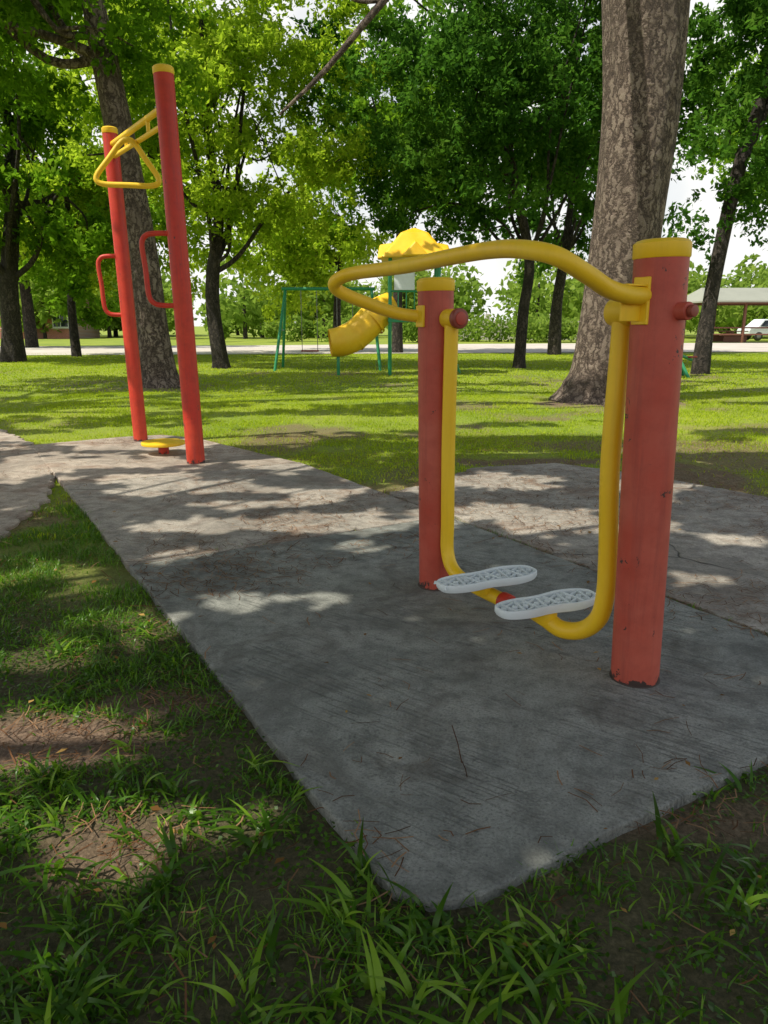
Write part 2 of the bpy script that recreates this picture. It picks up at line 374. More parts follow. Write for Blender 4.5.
blades('lawn_grass',x,y,rng.uniform(.02,.055,len(x)),rng.uniform(.006,.012,len(x)),2,GF,.8,rn=np.clip(.5*rng.random(len(x))+.7*fbm(x*.8,y*.8,12)-.1,0,1))
x,y=pick(130000,-19,20,14,33,.0)
blades('lawn_grass',x,y,rng.uniform(.025,.06,len(x)),rng.uniform(.018,.032,len(x)),2,GF,.8,rn=np.clip(.4*rng.random(len(x))+.8*fbm(x*.5,y*.5,12)-.1,0,1))

# ------------------------------------------------------------ litter
NE=leafmat('dry_needles',(.06,.03,.018),(.18,.09,.045),(.38,.23,.13),(.2,.1,.04),.1,.8)
def needles(name,x,y,z,L,wd):
    n=len(x); th=rng.random(n)*np.pi*2; d=np.stack([np.cos(th),np.sin(th),rng.normal(0,.06,n)],1)*L[:,None]/2; p=np.stack([-np.sin(th),np.cos(th),np.zeros(n)],1)*wd[:,None]/2
    c=np.stack([x,y,z],1); bend=p*rng.normal(0,6,n)[:,None]
    V=np.stack([c-d-p,c-d+p,c+bend+p,c+bend-p,c+d+p,c+d-p],1).reshape(-1,3); b=np.arange(n)*6
    F=np.concatenate([np.stack([b,b+1,b+2,b+3],1),np.stack([b+3,b+2,b+4,b+5],1)])
    r=rng.random(n); npmesh(name,V,F,NE,rnd=np.r_[r,r])
n=64000; x=rng.uniform(-4,4,n); y=rng.uniform(.6,8.5,n)
on=on_slab(x,y); wv=(x-O[0])*e1[0]+(y-O[1])*e1[1]; sv=(x-O[0])*e2[0]+(y-O[1])*e2[1]
pr=np.where(on,np.clip((fbm(x*1.8,y*1.8,90)-.50)*4.5,.04,1)*np.where(sv>2.0,1,.18),dirt(x,y)*.95+.08)
pr=np.maximum(pr,.9*np.exp(-((wv-2.05)/.08)**2)); pr=np.maximum(pr,.6*((wv>2.0)&(fbm(x*2,y*2,14)>.45)))
k=rng.random(n)<pr; x,y,on=x[k],y[k],on[k]
needles('pine_needle_litter',x,y,np.where(on,.003,-.012)+rng.random(len(x))*.006,rng.uniform(.03,.10,len(x)),rng.uniform(.0015,.004,len(x)))
n=45; x=rng.uniform(-2.5,3,n); y=rng.uniform(.8,6,n); on=on_slab(x,y)
needles('fallen_twigs',x,y,np.where(on,.006,.0),rng.uniform(.10,.24,n),rng.uniform(.003,.005,n))
def leafcards(name,C,L,asp,mat,rnd,parent=None,droop=.35,flat=0):
    n=len(C); d=rng.normal(size=(n,3)); d[:,2]=d[:,2]*(1-flat)-droop; d/=np.linalg.norm(d,axis=1)[:,None]
    nn=rng.normal(size=(n,3))*.8; nn[:,2]+=1.0+flat*4; wv=np.cross(d,nn); wv/=np.linalg.norm(wv,axis=1)[:,None]+1e-9
    up=np.cross(wv,d)
    L=np.broadcast_to(L,(n,))[:,None]; Wd=L*asp
    V=np.stack([C-d*L*.5,C+wv*Wd*.5+up*Wd*.12-d*L*.05,C+d*L*.5,C-wv*Wd*.5+up*Wd*.12-d*L*.05],1).reshape(-1,3)
    F=np.arange(n*4).reshape(n,4); return npmesh(name,V,F,mat,rnd=rnd,parent=parent)
DL=leafmat('dry_leaf',(.12,.06,.02),(.30,.16,.05),(.5,.32,.10),(.4,.2,.05),.2,.7)
n=700; x=rng.uniform(-3.5,3.5,n); y=rng.uniform(.7,8,n); k=(rng.random(n)<np.where(on_slab(x,y),.4,.9)); x,y=x[k],y[k]; on=on_slab(x,y)
leafcards('fallen_leaves',np.stack([x,y,np.where(on,.008,.0)],1),rng.uniform(.012,.04,len(x)),.5,DL,rng.random(len(x)),droop=0,flat=.92)
n=46000; x,y=pick(n,-2.4,2.8,.42,3.2,.05); k=fbm(x*3.2,y*3.2,301)>.38; x,y=x[k],y[k]
leafcards('ground_weeds',np.stack([x,y,GZ+rng.uniform(.006,.03,len(x))],1),rng.uniform(.009,.02,len(x)),.75,GL,rng.random(len(x))*.6,droop=0,flat=.7)

# ------------------------------------------------------------ trees
LDARK=leafmat('foliage_dark',(.018,.052,.012),(.050,.130,.020),(.13,.25,.03),(.15,.38,.03),.48)
LMID=leafmat('foliage_mid',(.028,.075,.007),(.09,.20,.014),(.23,.37,.03),(.30,.56,.02),.52)
LLIGHT=leafmat('foliage_light',(.09,.17,.010),(.24,.37,.025),(.42,.52,.05),(.60,.82,.04),.58)
LFAR=leafmat('foliage_far',(.06,.12,.02),(.17,.27,.04),(.32,.41,.08),(.42,.60,.08),.48)  # paler greens: distance haze is put into the leaf colour
def tree(name,pts,rad,cc,cr,ncl,nleaf,size,lmat,bmat,seed,crad=.75,wob=.02,seg=24,limbs=14,extra=[],zmin=None,gap=.0,asp=.5,lstart=None):
    global rng; rng=np.random.default_rng(seed)
    par=empty(name,tuple(pts[0])); Vs=[];Fs=[];off=0
    def add(V,F):
        nonlocal off
        Vs.append(V);Fs.append(F+off);off+=len(V)
    add(*tubegeo(pts,rad,seg,10,wob=wob))
    cc=np.array(cc,float);cr=np.array(cr,float); cl=[]
    while len(cl)<ncl:
        v=rng.normal(size=3); v/=np.linalg.norm(v); r=rng.random()**.45; p=cc+v*cr*r*(.8+.45*fbm(v[0]*2+5,v[1]*2+v[2]*2+5,seed))
        if zmin and p[2]<zmin: continue
        if gap and fbm(p[0]*.6,p[2]*.6,seed+3)<gap: continue
        cl.append(p)
    cl=np.array(cl); T=np.array(pts,float)
    ls=lstart if lstart is not None else max(1,len(T)//2)
    for i in range(min(limbs,ncl)):
        c=cl[i]; j=rng.integers(ls,len(T)); s=T[j]; r0=min(rad[j]*.42,.11)
        d=c-s; mid=s+d*.5+np.array([0,0,.12*np.linalg.norm(d)])+rng.normal(0,.25,3)
        add(*tubegeo([s,s+d*.2+rng.normal(0,.1,3),mid,c],[r0,r0*.8,r0*.5,.02],8,5))
        for _ in range(2):
            c2=cl[np.argsort(np.linalg.norm(cl-mid,axis=1))[rng.integers(0,6)]]; add(*tubegeo([mid,(mid+c2)/2+rng.normal(0,.15,3),c2],[r0*.45,r0*.3,.012],6,4))
    for e,r in extra: add(*tubegeo(e,r,12,8,wob=wob))
    npmesh('trunk_and_limbs',np.vstack(Vs),np.vstack(Fs),bmat,parent=par,smooth=True)
    cs=[];rn=[]
    for c in cl:
        R=crad*rng.uniform(.5,1.25); nt_=max(6,int(nleaf/28)); tw=rng.normal(size=(nt_,3))*np.array([R,R,R*.62])*.62
        tw[:,2]-=.15*R*rng.random(nt_); base=rng.random()*.45
        n_=nleaf//nt_
        a=np.repeat(tw,n_,0); dirs=np.repeat(rng.normal(size=(nt_,3))*[1,1,.5],n_,0); dirs/=np.linalg.norm(dirs,axis=1)[:,None]
        q=a+dirs*(rng.random(len(a))[:,None]*R*.5)+rng.normal(0,size*.55,(len(a),3))
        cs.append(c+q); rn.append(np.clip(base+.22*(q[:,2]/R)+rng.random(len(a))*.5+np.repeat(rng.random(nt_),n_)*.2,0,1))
    C=np.vstack(cs); leafcards('foliage',C,size*rng.uniform(.7,1.3,len(C)),asp,lmat,np.concatenate(rn),parent=par)
    return par
tree('offscreen_shade_canopy',[(3.68,12.6,-.1),(3.70,12.6,.12),(3.74,12.6,.45),(3.80,12.6,1.4),(3.93,12.6,3.2),(3.97,12.6,4.6),(3.88,12.6,6.2),(3.75,12.6,8)],
     [.86,.68,.58,.53,.54,.58,.64,.55],(6.2,11.2,10.8),(3.8,3.2,2.0),36,330,.18,LMID,BARK1,11,crad=.9,wob=.026,seg=96,zmin=8.4,lstart=7,
     extra=[([(3.6,12.4,7.4),(2.6,11.6,7.3),(1.2,10.6,6.3),(.0,10.0,4.93),(-.7,10.0,4.2),(-1.28,10.0,3.7)],[.13,.10,.065,.045,.033,.016]),
            ([(.0,10.0,4.93),(-.35,9.9,4.9),(-.75,9.8,5.1)],[.03,.02,.01])])
tree('offscreen_shade_canopy',[(-4.55,15.4,-.1),(-4.6,15.4,.2),(-4.66,15.4,1.0),(-4.75,15.4,2.4),(-4.95,15.4,4.2),(-5.2,15.4,6),(-5.4,15.2,8)],
     [.54,.37,.31,.29,.27,.24,.15],(-7.6,15.4,7.5),(4.1,3.0,3.1),92,440,.15,LMID,BARK1,12,seg=48,zmin=4.5,lstart=5,limbs=8,crad=.68,gap=.25)
tree('offscreen_shade_canopy',[(-4.75,22,-.1),(-4.78,22,.3),(-4.9,22,1.6),(-4.85,22,2.6),(-4.6,22,4.2),(-4.8,22,6.5),(-4.8,22,9)],
     [.30,.23,.20,.19,.14,.10,.05],(-4.6,22,7.4),(4.1,3.2,4.6),116,480,.16,LLIGHT,BARK2,13,limbs=18,gap=.28,crad=.7)
tree('offscreen_shade_canopy',[(3.95,22,-.1),(3.95,22,.3),(4.0,22,1.6),(4.1,22,3),(3.6,22,5),(3.2,22,7),(3.2,22,9)],
     [.22,.17,.15,.14,.13,.11,.06],(2.9,22.3,7.6),(5.4,3.4,4.2),158,440,.16,LDARK,BARK2,14,limbs=20,zmin=3.5,gap=.27,crad=.74)
tree('offscreen_shade_canopy',[(8.2,19.5,-.1),(8.25,19.5,1.5),(8.4,19.5,3.2),(8.7,19.5,5.2),(9.3,19.5,7.5),(9.5,19.5,9.5)],
     [.24,.18,.17,.16,.13,.08],(9.8,19.8,7.3),(3.7,3,4.2),86,430,.16,LDARK,BARK2,15,limbs=16,gap=.32,zmin=3.2,crad=.7)
tree('offscreen_shade_canopy',[(-12.8,26,-.1),(-12.7,26,1),(-12.6,26,2.6),(-12.2,26,5),(-12,26,8)],[.45,.32,.29,.23,.1],(-12,26,7.0),(5,4,4.8),110,360,.22,LMID,BARK2,16,gap=.25)
tree('offscreen_shade_canopy',[(-12.2,30,-.1),(-12.2,30,2),(-12,30,5),(-12,30,7)],[.2,.15,.12,.05],(-10.6,31,6.0),(4.2,3,4.0),64,310,.25,LLIGHT,BARK2,17,crad=.9)
tree('offscreen_shade_canopy',[(-2.2,36,-.1),(-2.2,36,2),(-2.0,36,4),(-2,36,6)],[.22,.17,.13,.06],(-3.6,36,5.0),(3.3,3,3.3),48,290,.28,LLIGHT,BARK2,18,crad=.9)
tree('offscreen_shade_canopy',[(7.2,32,-.1),(7.2,32,2),(7.4,32,4),(7.6,32,7)],[.3,.22,.2,.08],(7.6,32,7.6),(4.8,3,4.2),60,320,.25,LDARK,BARK2,19,crad=1.0)
tree('offscreen_shade_canopy',[(17.2,30,-.1),(17.2,30,2),(17,30,5),(17,30,8)],[.35,.26,.22,.08],(16.0,30,9.0),(4.4,3,3.5),50,320,.25,LMID,BARK2,20,crad=1.0)
tree('offscreen_shade_canopy',[(.6,34,-.1),(.6,34,2),(.7,34,5),(.8,34,9)],[.26,.21,.17,.07],(.9,34,9.6),(4.0,3,4.4),58,320,.26,LMID,BARK2,21,crad=1.0,gap=.2)
tree('offscreen_shade_canopy',[(-19.5,42,-.1),(-19.5,42,2),(-19.5,42,5),(-19,42,8)],[.35,.3,.24,.08],(-18.5,42,5.8),(6.5,3,4.8),60,280,.32,LMID,BARK2,22,crad=1.2)

rng=np.random.default_rng(44); C=[];R=[]; TV=[];TF=[];off=0
for i in range(160):
    X0=rng.uniform(-75,80); Y0=rng.uniform(68,96); H=rng.uniform(5.0,10.5)*(.65+.6*vn(X0*.09,3,2)); Wd=rng.uniform(2.2,4.5)
    n_=620; v=rng.normal(size=(n_,3)); v/=np.linalg.norm(v,axis=1)[:,None]; v*=(rng.random(n_)**.4)[:,None]
    p=v*np.array([Wd,Wd,H*.48])*(1+.35*(fbm(v[:,0]*2+i,v[:,2]*2,i)-.5)[:,None]*2); p[:,2]+=H*.56
    C.append(p+[X0,Y0,0]); R.append(np.clip(rng.random()*.5+.3*(p[:,2]/H)+rng.random(n_)*.4-.08,0,1))
    V,Fq=tubegeo([(X0,Y0,-.1),(X0,Y0,H*.6)],[.22,.1],6,2); TV.append(V);TF.append(Fq+off);off+=len(V)
par=empty('distant_trees',(0,75,0)); C=np.vstack(C)
leafcards('foliage',C,rng.uniform(.45,.95,len(C)),.6,LFAR,np.concatenate(R),parent=par); npmesh('trunks',np.vstack(TV),np.vstack(TF),BARK2,parent=par)
C=[];R=[]
for i in range(20):
    X0=rng.uniform(-14,20); Y0=rng.uniform(54,58); n_=450; v=rng.normal(size=(n_,3)); v/=np.linalg.norm(v,axis=1)[:,None]; v*=(rng.random(n_)**.4)[:,None]
    p=v*np.array([1.6,1.2,1.0])*rng.uniform(.6,1.3); p[:,2]+=.9; C.append(p+[X0,Y0,0]); R.append(np.clip(rng.random()*.4+rng.random(n_)*.5,0,1))
leafcards('shrubs',np.vstack(C),.32,.6,LFAR,np.concatenate(R))

PT=[(-.34,4.51,.50,.19),(-1.19,4.37,.22,.13),(-1.14,3.84,.12,.07),(-.70,3.09,.15,.04),(-.29,3.1,.06,.03),(-2.38,6.57,.75,.3),(-1.4,5.52,.5,.2),
    (-.46,5.25,.32,.15),(-3.1,6.3,.5,.6),(.70,4.66,.45,.18),(1.30,4.42,.35,.10),(.9,5.75,.5,.22),(1.55,3.42,.08,.04),(-1.06,2.9,.22,.12),(-1.12,2.0,.32,.08),
    (-.67,1.57,.13,.08),(-1.3,2.6,.1,.06),(-.95,1.62,.07,.05),(-.42,1.62,.05,.04),(2.0,5.5,.3,.25),(2.0,4.1,.10,.05),(-1.9,5.9,.3,.15),(-1.0,6.4,.3,.25),
    (-1.75,3.5,.25,.12),(-2.2,2.9,.2,.1),(.3,5.6,.2,.2),(-.2,3.95,.1,.04),(-.9,4.95,.3,.08),(-1.45,3.3,.12,.06)]  # wanted sun patches on the ground, kept clear of canopy leaves
def litmap(x,y):
    q=(fbm(x*5,y*5,77)-.5)*1.7; r=np.full(np.shape(x),9.)
    for a,b,c,e in PT: r=np.minimum(r,np.sqrt(((x-a)/(c+.085))**2+((y-b)/(e+.085))**2))
    return ((r+q)<1.1)|((y>7.2)&(fbm(x*.9,y*1.6,141)>.40))|((fbm(x*3.1,y*3.1,140)>.76)&(y>3.3))
def lawnlit(x,y): return fbm(x*.7,y*1.5,200,4)>.415
def shade(name,reg,zr,n,lit,size,trunk,trad,seed):  # unseen canopy added for its shadow; leaves left out where sun should land
    global rng; rng=np.random.default_rng(seed)
    x=rng.uniform(reg[0],reg[1],n); y=rng.uniform(reg[2],reg[3],n); z=rng.uniform(*zr,n); k=~lit(x,y); x,y,z=x[k],y[k],z[k]
    px=x+SH[0]*COT*z; py=y+SH[1]*COT*z
    vis=(z<1.6+.40*py)&(np.abs(px)<.58*py+.6)&(py>0)
    for h in (.8,1.8,2.8,3.8,4.8,5.8):
        sx=px-SH[0]*COT*(z-h); sy=py-SH[1]*COT*(z-h); vis|=(np.hypot(sx-3.85,sy-12.6)<.8)&(fbm(sx*2,h+sy,9)>.33)  # also drops leaves that would shade the big trunk
    px,py,z=px[~vis],py[~vis],z[~vis]
    C=np.stack([px,py,z],1); par=empty(name,trunk[0]); Vs=[];Fs=[];off=0
    V,F=tubegeo(trunk,trad,20,8,wob=.02); Vs.append(V);Fs.append(F);off=len(V)
    top=np.array(trunk[-1])
    for i in range(16):
        c=C[rng.integers(0,len(C))]; V,F=tubegeo([top,(top+c)/2+[0,0,.3],c],[.09,.05,.012],8,6); Vs.append(V);Fs.append(F+off);off+=len(V)
    npmesh('trunk_and_limbs',np.vstack(Vs),np.vstack(Fs),BARK2,parent=par,smooth=True)
    leafcards('foliage',C,size*rng.uniform(.7,1.3,len(C)),.6,LMID,rng.random(len(C)),parent=par,droop=.1,flat=.5)
shade('offscreen_shade_canopy',(-4.2,4.6,-.6,8.4),(5.3,6.2),33000,litmap,.22,[(-7.5,.3,-.1),(-7.4,.3,2),(-7,.5,4.2)],[.4,.3,.22],31)  # added out of view to dapple the slabs and foreground
shade('offscreen_shade_canopy',(-8,10,8.0,20),(8.6,9.6),22000,lawnlit,.30,[(-11.5,8.5,-.1),(-11.4,8.5,4),(-10.8,8.6,8)],[.45,.33,.2],32)  # added out of view to throw shade bands on the lawn
rng=np.random.default_rng(5)

# ------------------------------------------------------------ air walker
E1=np.array([*e1,0.]);E2=np.array([*e2,0.]);UP=np.array([0,0,1.])
aw=empty('air_walker',(.55,2.85,0))
def post(name,b,t,r,red,par,capd=.055,over=.004):
    b=np.array(b,float);t=np.array(t,float);d=(t-b)/np.linalg.norm(t-b)
    tube(name,[b-d*.05,b,t-d*.03],[r,r,r],red,par,48,smoothpath=False)
    tube(name+'_cap',[t-d*capd,t-d*(capd-.004),t-d*.012,t-d*.003,t,t+d*.003],[r+over*.3,r+over,r+over,r*.93,r*.80,.01],YEL,par,48,smoothpath=False)
R0=np.array([.880,2.378,0]);R1=np.array([.845,2.378,1.45]); M0=np.array([.246,3.327,0]);M1=np.array([.222,3.327,1.395])
post('post',R0,R1,.081,RED,aw); post('post_2',M0,M1,.078,RED,aw)
Rp=lambda z: R0+(R1-R0)*z/1.45
Mp=lambda z: M0+(M1-M0)*z/1.395
tube('handlebar',[Rp(1.29)-E1*.02+[0,0,0],(.745,2.30,1.285),(.655,2.24,1.300),(.57,2.18,1.338),(.47,2.15,1.385),(.39,2.26,1.412),(.318,2.41,1.422),(.21,2.59,1.416),(.114,2.753,1.408),(.02,2.92,1.405),(-.10,3.09,1.402),(-.165,3.145,1.390),(-.203,3.175,1.367),(-.195,3.20,1.342),(-.145,3.22,1.316),(-.07,3.25,1.288),(.004,3.28,1.262),(.09,3.305,1.242),Mp(1.23)],.0265,YEL,aw,20,8)
az=math.atan2(e1[1],e1[0])
c=Rp(1.285)-E1*.115
box('bracket',c+[0,0,.030],(.10,.045,.006),YEL,aw,az,.002)
box('bracket_side',c+[0,0,-.035],(.10,.006,.08),YEL,aw,az,.002)
box('bracket_back',Rp(1.27)-E1*.078,(.012,.06,.14),YEL,aw,az,.003)
box('bracket_far',Mp(1.235)-E1*.080,(.012,.055,.09),YEL,aw,az,.003)
a1=Rp(1.24)
rod('axle',a1-E2*.115,a1+E2*.19,.027,RED,aw); rod('axle_bolt',a1-E2*.135,a1-E2*.115,.018,BLU,aw)
rod('pivot_sleeve',a1+E2*.095,a1+E2*.185,.045,YEL,aw)
a2=Mp(1.225)
rod('axle_2',a2-E2*.19,a2,.028,RED,aw); rod('pivot_sleeve_2',a2-E2*.155,a2-E2*.08,.040,YEL,aw); rod('pivot_cap',a2-E2*.185,a2-E2*.156,.042,BLU,aw)
p=a1+E2*.14; foot=np.array([.617,2.63,.115])
tube('swing_arm',[p+[0,0,.01],p-[0,0,.12],(p+[-.004,0,-.5]),(p[0]+.012,p[1]+.0,.42),(p[0]+.014,p[1]+.0,.26),(p[0]+.000,p[1]+.015,.165),(p[0]-.045,p[1]+.05,.105),(p[0]-.11,p[1]+.09,.09),foot+[0.0,.0,0],foot+[-.04,.03,.02]],[.033]*10,YEL,aw,24,8)
q=a2-E2*.118; f2=np.array([.498,2.90,.085])
tube('swing_arm_2',[q+[0,0,.01],q-[0,0,.12],(q[0]-.002,q[1],.7),(q[0]+.002,q[1],.35),(q[0]+.004,q[1]-.005,.20),(q[0]+.03,q[1]-.05,.125),(q[0]+.09,q[1]-.14,.095),f2],[.030]*8,YEL,aw,24,8)
dd=(f2-np.array([q[0]+.09,q[1]-.14,.095])); dd/=np.linalg.norm(dd)
rod('end_cap',f2-dd*.01,f2+dd*.045,.037,RED2,aw)
def shoe(name,c,ang,L,Wd,par):
    t=np.linspace(0,2*np.pi,56,endpoint=False)
    xx=L/2*np.sign(np.cos(t))*np.abs(np.cos(t))**.75
    prof=lambda x: Wd/2*(.90-.16*math.exp(-((x/L+.04)/.16)**2)+.10*math.exp(-((x/L-.28)/.2)**2))
    hw=np.array([prof(v) for v in xx]); yy=hw*np.sign(np.sin(t))*np.abs(np.sin(t))**.62
    R=np.array(Matrix.Rotation(ang,3,'Z'))
    def tr(P): return np.array(P)@R.T+np.array(c)
    n=len(t)
    def ring(k,z,dl=0): return np.stack([xx*(k if dl==0 else 1)-dl*np.cos(t),yy*(k if dl==0 else 1)-dl*np.sin(t),np.full(n,z)],1)
    rings=[ring(.90,-.020),ring(.97,-.017),ring(1,-.006),ring(1,.012),ring(1,.015,.002),ring(1,.015,.009),ring(1,-.002,.011)]
    V=np.vstack(rings); F=[tuple(range(n))[::-1]]
    for r in range(len(rings)-1):
        for i in range(n): F.append((r*n+i,r*n+(i+1)%n,(r+1)*n+(i+1)%n,(r+1)*n+i))
    from_polys(name,tr(V),F,WHT,par,smooth=True)
    from_polys(name+'_floor',tr(ring(1,-.0015,.0105)),[tuple(range(n))],GRY,par)
    def hwid(x): 
        u=min(.995,abs(2*x/L)); ct=u**(1/.75); st=math.sqrt(max(0,1-ct*ct)); return prof(x)*st**.62-.011
    ribs=[];fr=[]
    def rb(x,y,lx,ly,a=0,z=.012):
        o=len(ribs); ca,sa=math.cos(a),math.sin(a)
        for zz,k in ((-.001,1),(z,.88)):
            for sx,sy in((-1,-1),(1,-1),(1,1),(-1,1)):
                ax_,ay_=sx*lx*k/2,sy*ly*k/2; ribs.append((x+ax_*ca-ay_*sa,y+ax_*sa+ay_*ca,zz))
        fr.append((o+4,o+5,o+6,o+7))
        for i in range(4): fr.append((o+i,o+(i+1)%4,o+4+(i+1)%4,o+4+i))
    k=9
    for i in range(1,k):
        x=-L/2+L*i/k; h=hwid(x)
        if h>.01: rb(x,0,.010,2*h+.004,.18 if i%2 else -.18)
    for yy_ in (-.032,.032):
        for i in range(k):
            x=-L/2+L*(i+.5)/k
            if hwid(x)>abs(yy_)+.004: rb(x,yy_,L/k+.004,.009,(.5 if i%2 else -.5)*(1 if yy_>=0 else -1),.0105)
    for i in range(k):
        x=-L/2+L*(i+.5)/k
        if hwid(x)>.02: rb(x,0,.022,.022,.78,.0115)
    from_polys(name+'_tread',tr(ribs),fr,WHT,par)
shoe('footplate',(.434,2.935,.170),math.radians(26),.47,.165,aw)
shoe('footplate_2',(.617,2.63,.178),math.radians(24.5),.44,.155,aw)
rod('plate_mount',(.617,2.63,.10),(.617,2.63,.157),.04,YEL,aw); rod('plate_mount_2',(.42,2.98,.09),(.42,2.98,.149),.04,YEL,aw)
RST=plain('rust_stain',(.075,.055,.045))
for nm,b in (('base_ring',R0),('base_ring_2',M0)):
    tube(nm,[b+[0,0,-.01],b+[0,0,.003],b+[0,0,.005]],[.087,.085,.075],RST,aw,40,smoothpath=False)

# ------------------------------------------------------------ pull-up frame
pf=empty('pull_up_frame',(-2.2,7.25,0))
A0=np.array([-1.69,6.56,0]);A1=np.array([-1.765,6.60,3.2]);B0=np.array([-2.60,7.86,0]);B1=np.array([-2.67,7.89,3.06])
post('post',A0,A1,.080,RED2,pf,.06); post('post_2',B0,B1,.072,RED2,pf,.06)
Ap=lambda z:A0+(A1-A0)*z/3.2
Bp=lambda z:B0+(B1-B0)*z/3.06
rod('crossbar',Ap(2.92),Bp(2.90),.028,YEL,pf); rod('crossbar_low',Ap(2.79),Bp(2.79),.022,YEL,pf)
for i,t in enumerate((.3,.7)):
    a=Ap(2.92)*(1-t)+Bp(2.9)*t; b=Ap(2.79)*(1-t)+Bp(2.79)*t; rod('rung_%d'%i,a,b,.018,YEL,pf,12)
def tri(nm,top,l,r):
    P=[];top,l,r=map(np.array,(top,l,r))
    V3=[top,l,r]
    for i in range(3):
        a,b,c=V3[i-1],V3[i],V3[(i+1)%3]; f=.2
        P+=[b+(a-b)*f,b+(a-b)*f*.3+(c-b)*f*.3,b+(c-b)*f,(b+c)/2]
    tube(nm,P,.025,YEL,pf,12,5,closed=True)
tri('triangle_grip',(-2.28,7.2,2.85),(-2.62,7.12,2.42),(-1.98,7.2,2.41))
for nm,fn,ln,z0,z1 in (('side_handle',Ap,.29,1.36,1.94),('side_handle_2',Bp,.24,1.30,1.87)):
    D=np.array([-1,-.12,0.]); a=fn(z1);b=fn(z0)
    tube(nm,[a,a+D*ln*.6,a+D*ln*.88-UP*.02,a+D*ln-UP*.09,(a+b)/2+D*(ln-.01),b+D*ln*.95+UP*.09,b+D*ln*.82+UP*.02,b+D*ln*.55,b],.022,RED2,pf,14,6)
rod('step_disc',(-2.12,7.05,.085),(-2.12,7.05,.115),.205,YEL,pf,40); rod('step_pedestal',(-2.12,7.05,-.02),(-2.12,7.05,.085),.05,RED2,pf)

# ------------------------------------------------------------ playground tower
pt=empty('playground_tower',(.8,19.6,0))
for i,(x,y) in enumerate(((.15,19.0),(1.35,19.0),(.15,20.2),(1.35,20.2))): rod('post_%d'%i,(x,y,-.05),(x,y,2.85),.045,GRN,pt,12)
box('platform',(.75,19.6,1.3),(1.3,1.3,.08),GRN,pt)
V=[(-.84,-.84,2.78),(.84,-.84,2.78),(.84,.84,2.78),(-.84,.84,2.78),(-.34,-.34,3.40),(.34,-.34,3.40),(.34,.34,3.40),(-.34,.34,3.40),(0,0,3.56)]
V=[(a+.75,b+19.6,c) for a,b,c in V]
from_polys('roof',V,[(0,1,5,4),(1,2,6,5),(2,3,7,6),(3,0,4,7),(4,5,8),(5,6,8),(6,7,8),(7,4,8),(3,2,1,0)],YELP,pt,bevel=.06)
for k_ in range(4):
    a=k_*math.pi/2; Rm=np.array(Matrix.Rotation(a,3,'Z')); V=np.array([(-.34,-.92,2.80),(.34,-.92,2.80),(0,-.86,3.16),(-.34,-.4,2.84),(.34,-.4,2.84),(0,-.3,3.24)])@Rm.T+[.75,19.6,0]
    from_polys('roof_gable_%d'%k_,V,[(0,1,2),(0,2,5,3),(1,4,5,2),(3,5,4),(0,3,4,1)],YELP,pt,bevel=.04)
for i in range(7): rod('rail_%d'%i,(.15+.2*i,18.98,1.34),(.15+.2*i,18.98,2.0),.015,GRN,pt,8)
rod('rail_top',(.15,18.98,2.0),(1.35,18.98,2.0),.025,GRN,pt,10)
box('side_panel',(.5,18.95,2.25),(.5,.03,.45),WHT,pt)
V,F=tubegeo([(.2,19.5,1.66),(-.15,19.35,1.48),(-.45,19.2,1.18),(-.75,19.1,.93),(-1.05,19.0,.80),(-1.35,18.95,.76)],[.36,.38,.38,.38,.37,.34],28,8,caps=False)
o=from_polys('tube_slide',V,F,YELP,pt,smooth=True); sm=o.modifiers.new('s','SOLIDIFY'); sm.thickness=.03
for i,(x,z) in enumerate(((-.30,1.30),(-.80,.90))): tube('slide_flange_%d'%i,[(x-.02,19.24-.14*i,z-.03),(x+.03,19.26-.14*i,z+.02)],[.40,.40],YELP,pt,28,smoothpath=False,caps=False)
rod('slide_support',(-1.15,18.98,-.05),(-1.15,18.98,.50),.04,GRN,pt,10)
for i in range(5): rod('ladder_rung_%d'%i,(1.4+.1*(5-i),19.3,.2+.25*i),(1.4+.1*(5-i),19.9,.2+.25*i),.02,GRN,pt,8)
for y in (19.3,19.9): rod('ladder_side',(1.95,y,0),(1.38,y,1.45),.025,GRN,pt,8)
sw=empty('swing_set',(-1.8,21.5,0))
for x in (-2.75,-.35):
    for s_ in (-1,1): rod('leg',(x+(-.25 if x<-1 else .25),21.5+s_*.85,-.05),(x,21.5,2.15),.04,GRN,sw,12)
    rod('brace',(x+(-.12 if x<-1 else .12),21.08,1.05),(x+(-.12 if x<-1 else .12),21.92,1.05),.025,GRN,sw,8)
rod('top_bar',(-2.85,21.5,2.17),(-.25,21.5,2.17),.045,GRN,sw,12)
STL=plain('steel_chain',(.2,.2,.2),.4); SEAT=plain('seat_rubber',(.25,.03,.02),.6)
for x in (-2.1,-1.1):
    for d in (-.22,.22): rod('chain',(x+d,21.5,.5),(x+d,21.5,2.15),.01,STL,sw,6)
    box('seat',(x,21.5,.48),(.5,.2,.04),SEAT,sw)
ss=empty('seesaw',(7.2,18.4,0))
rod('beam',(6.4,18.0,.75),(7.7,18.9,.35),.04,GRN,ss,12); rod('leg',(7.35,18.1,-.05),(7.1,18.45,.6),.04,GRN,ss,10); rod('leg_2',(7.5,18.8,-.05),(7.1,18.45,.6),.04,GRN,ss,10)
box('seat',(6.45,18.03,.81),(.3,.2,.04),SEAT,ss,.57); box('seat_2',(7.65,18.87,.42),(.3,.2,.04),SEAT,ss,.57)

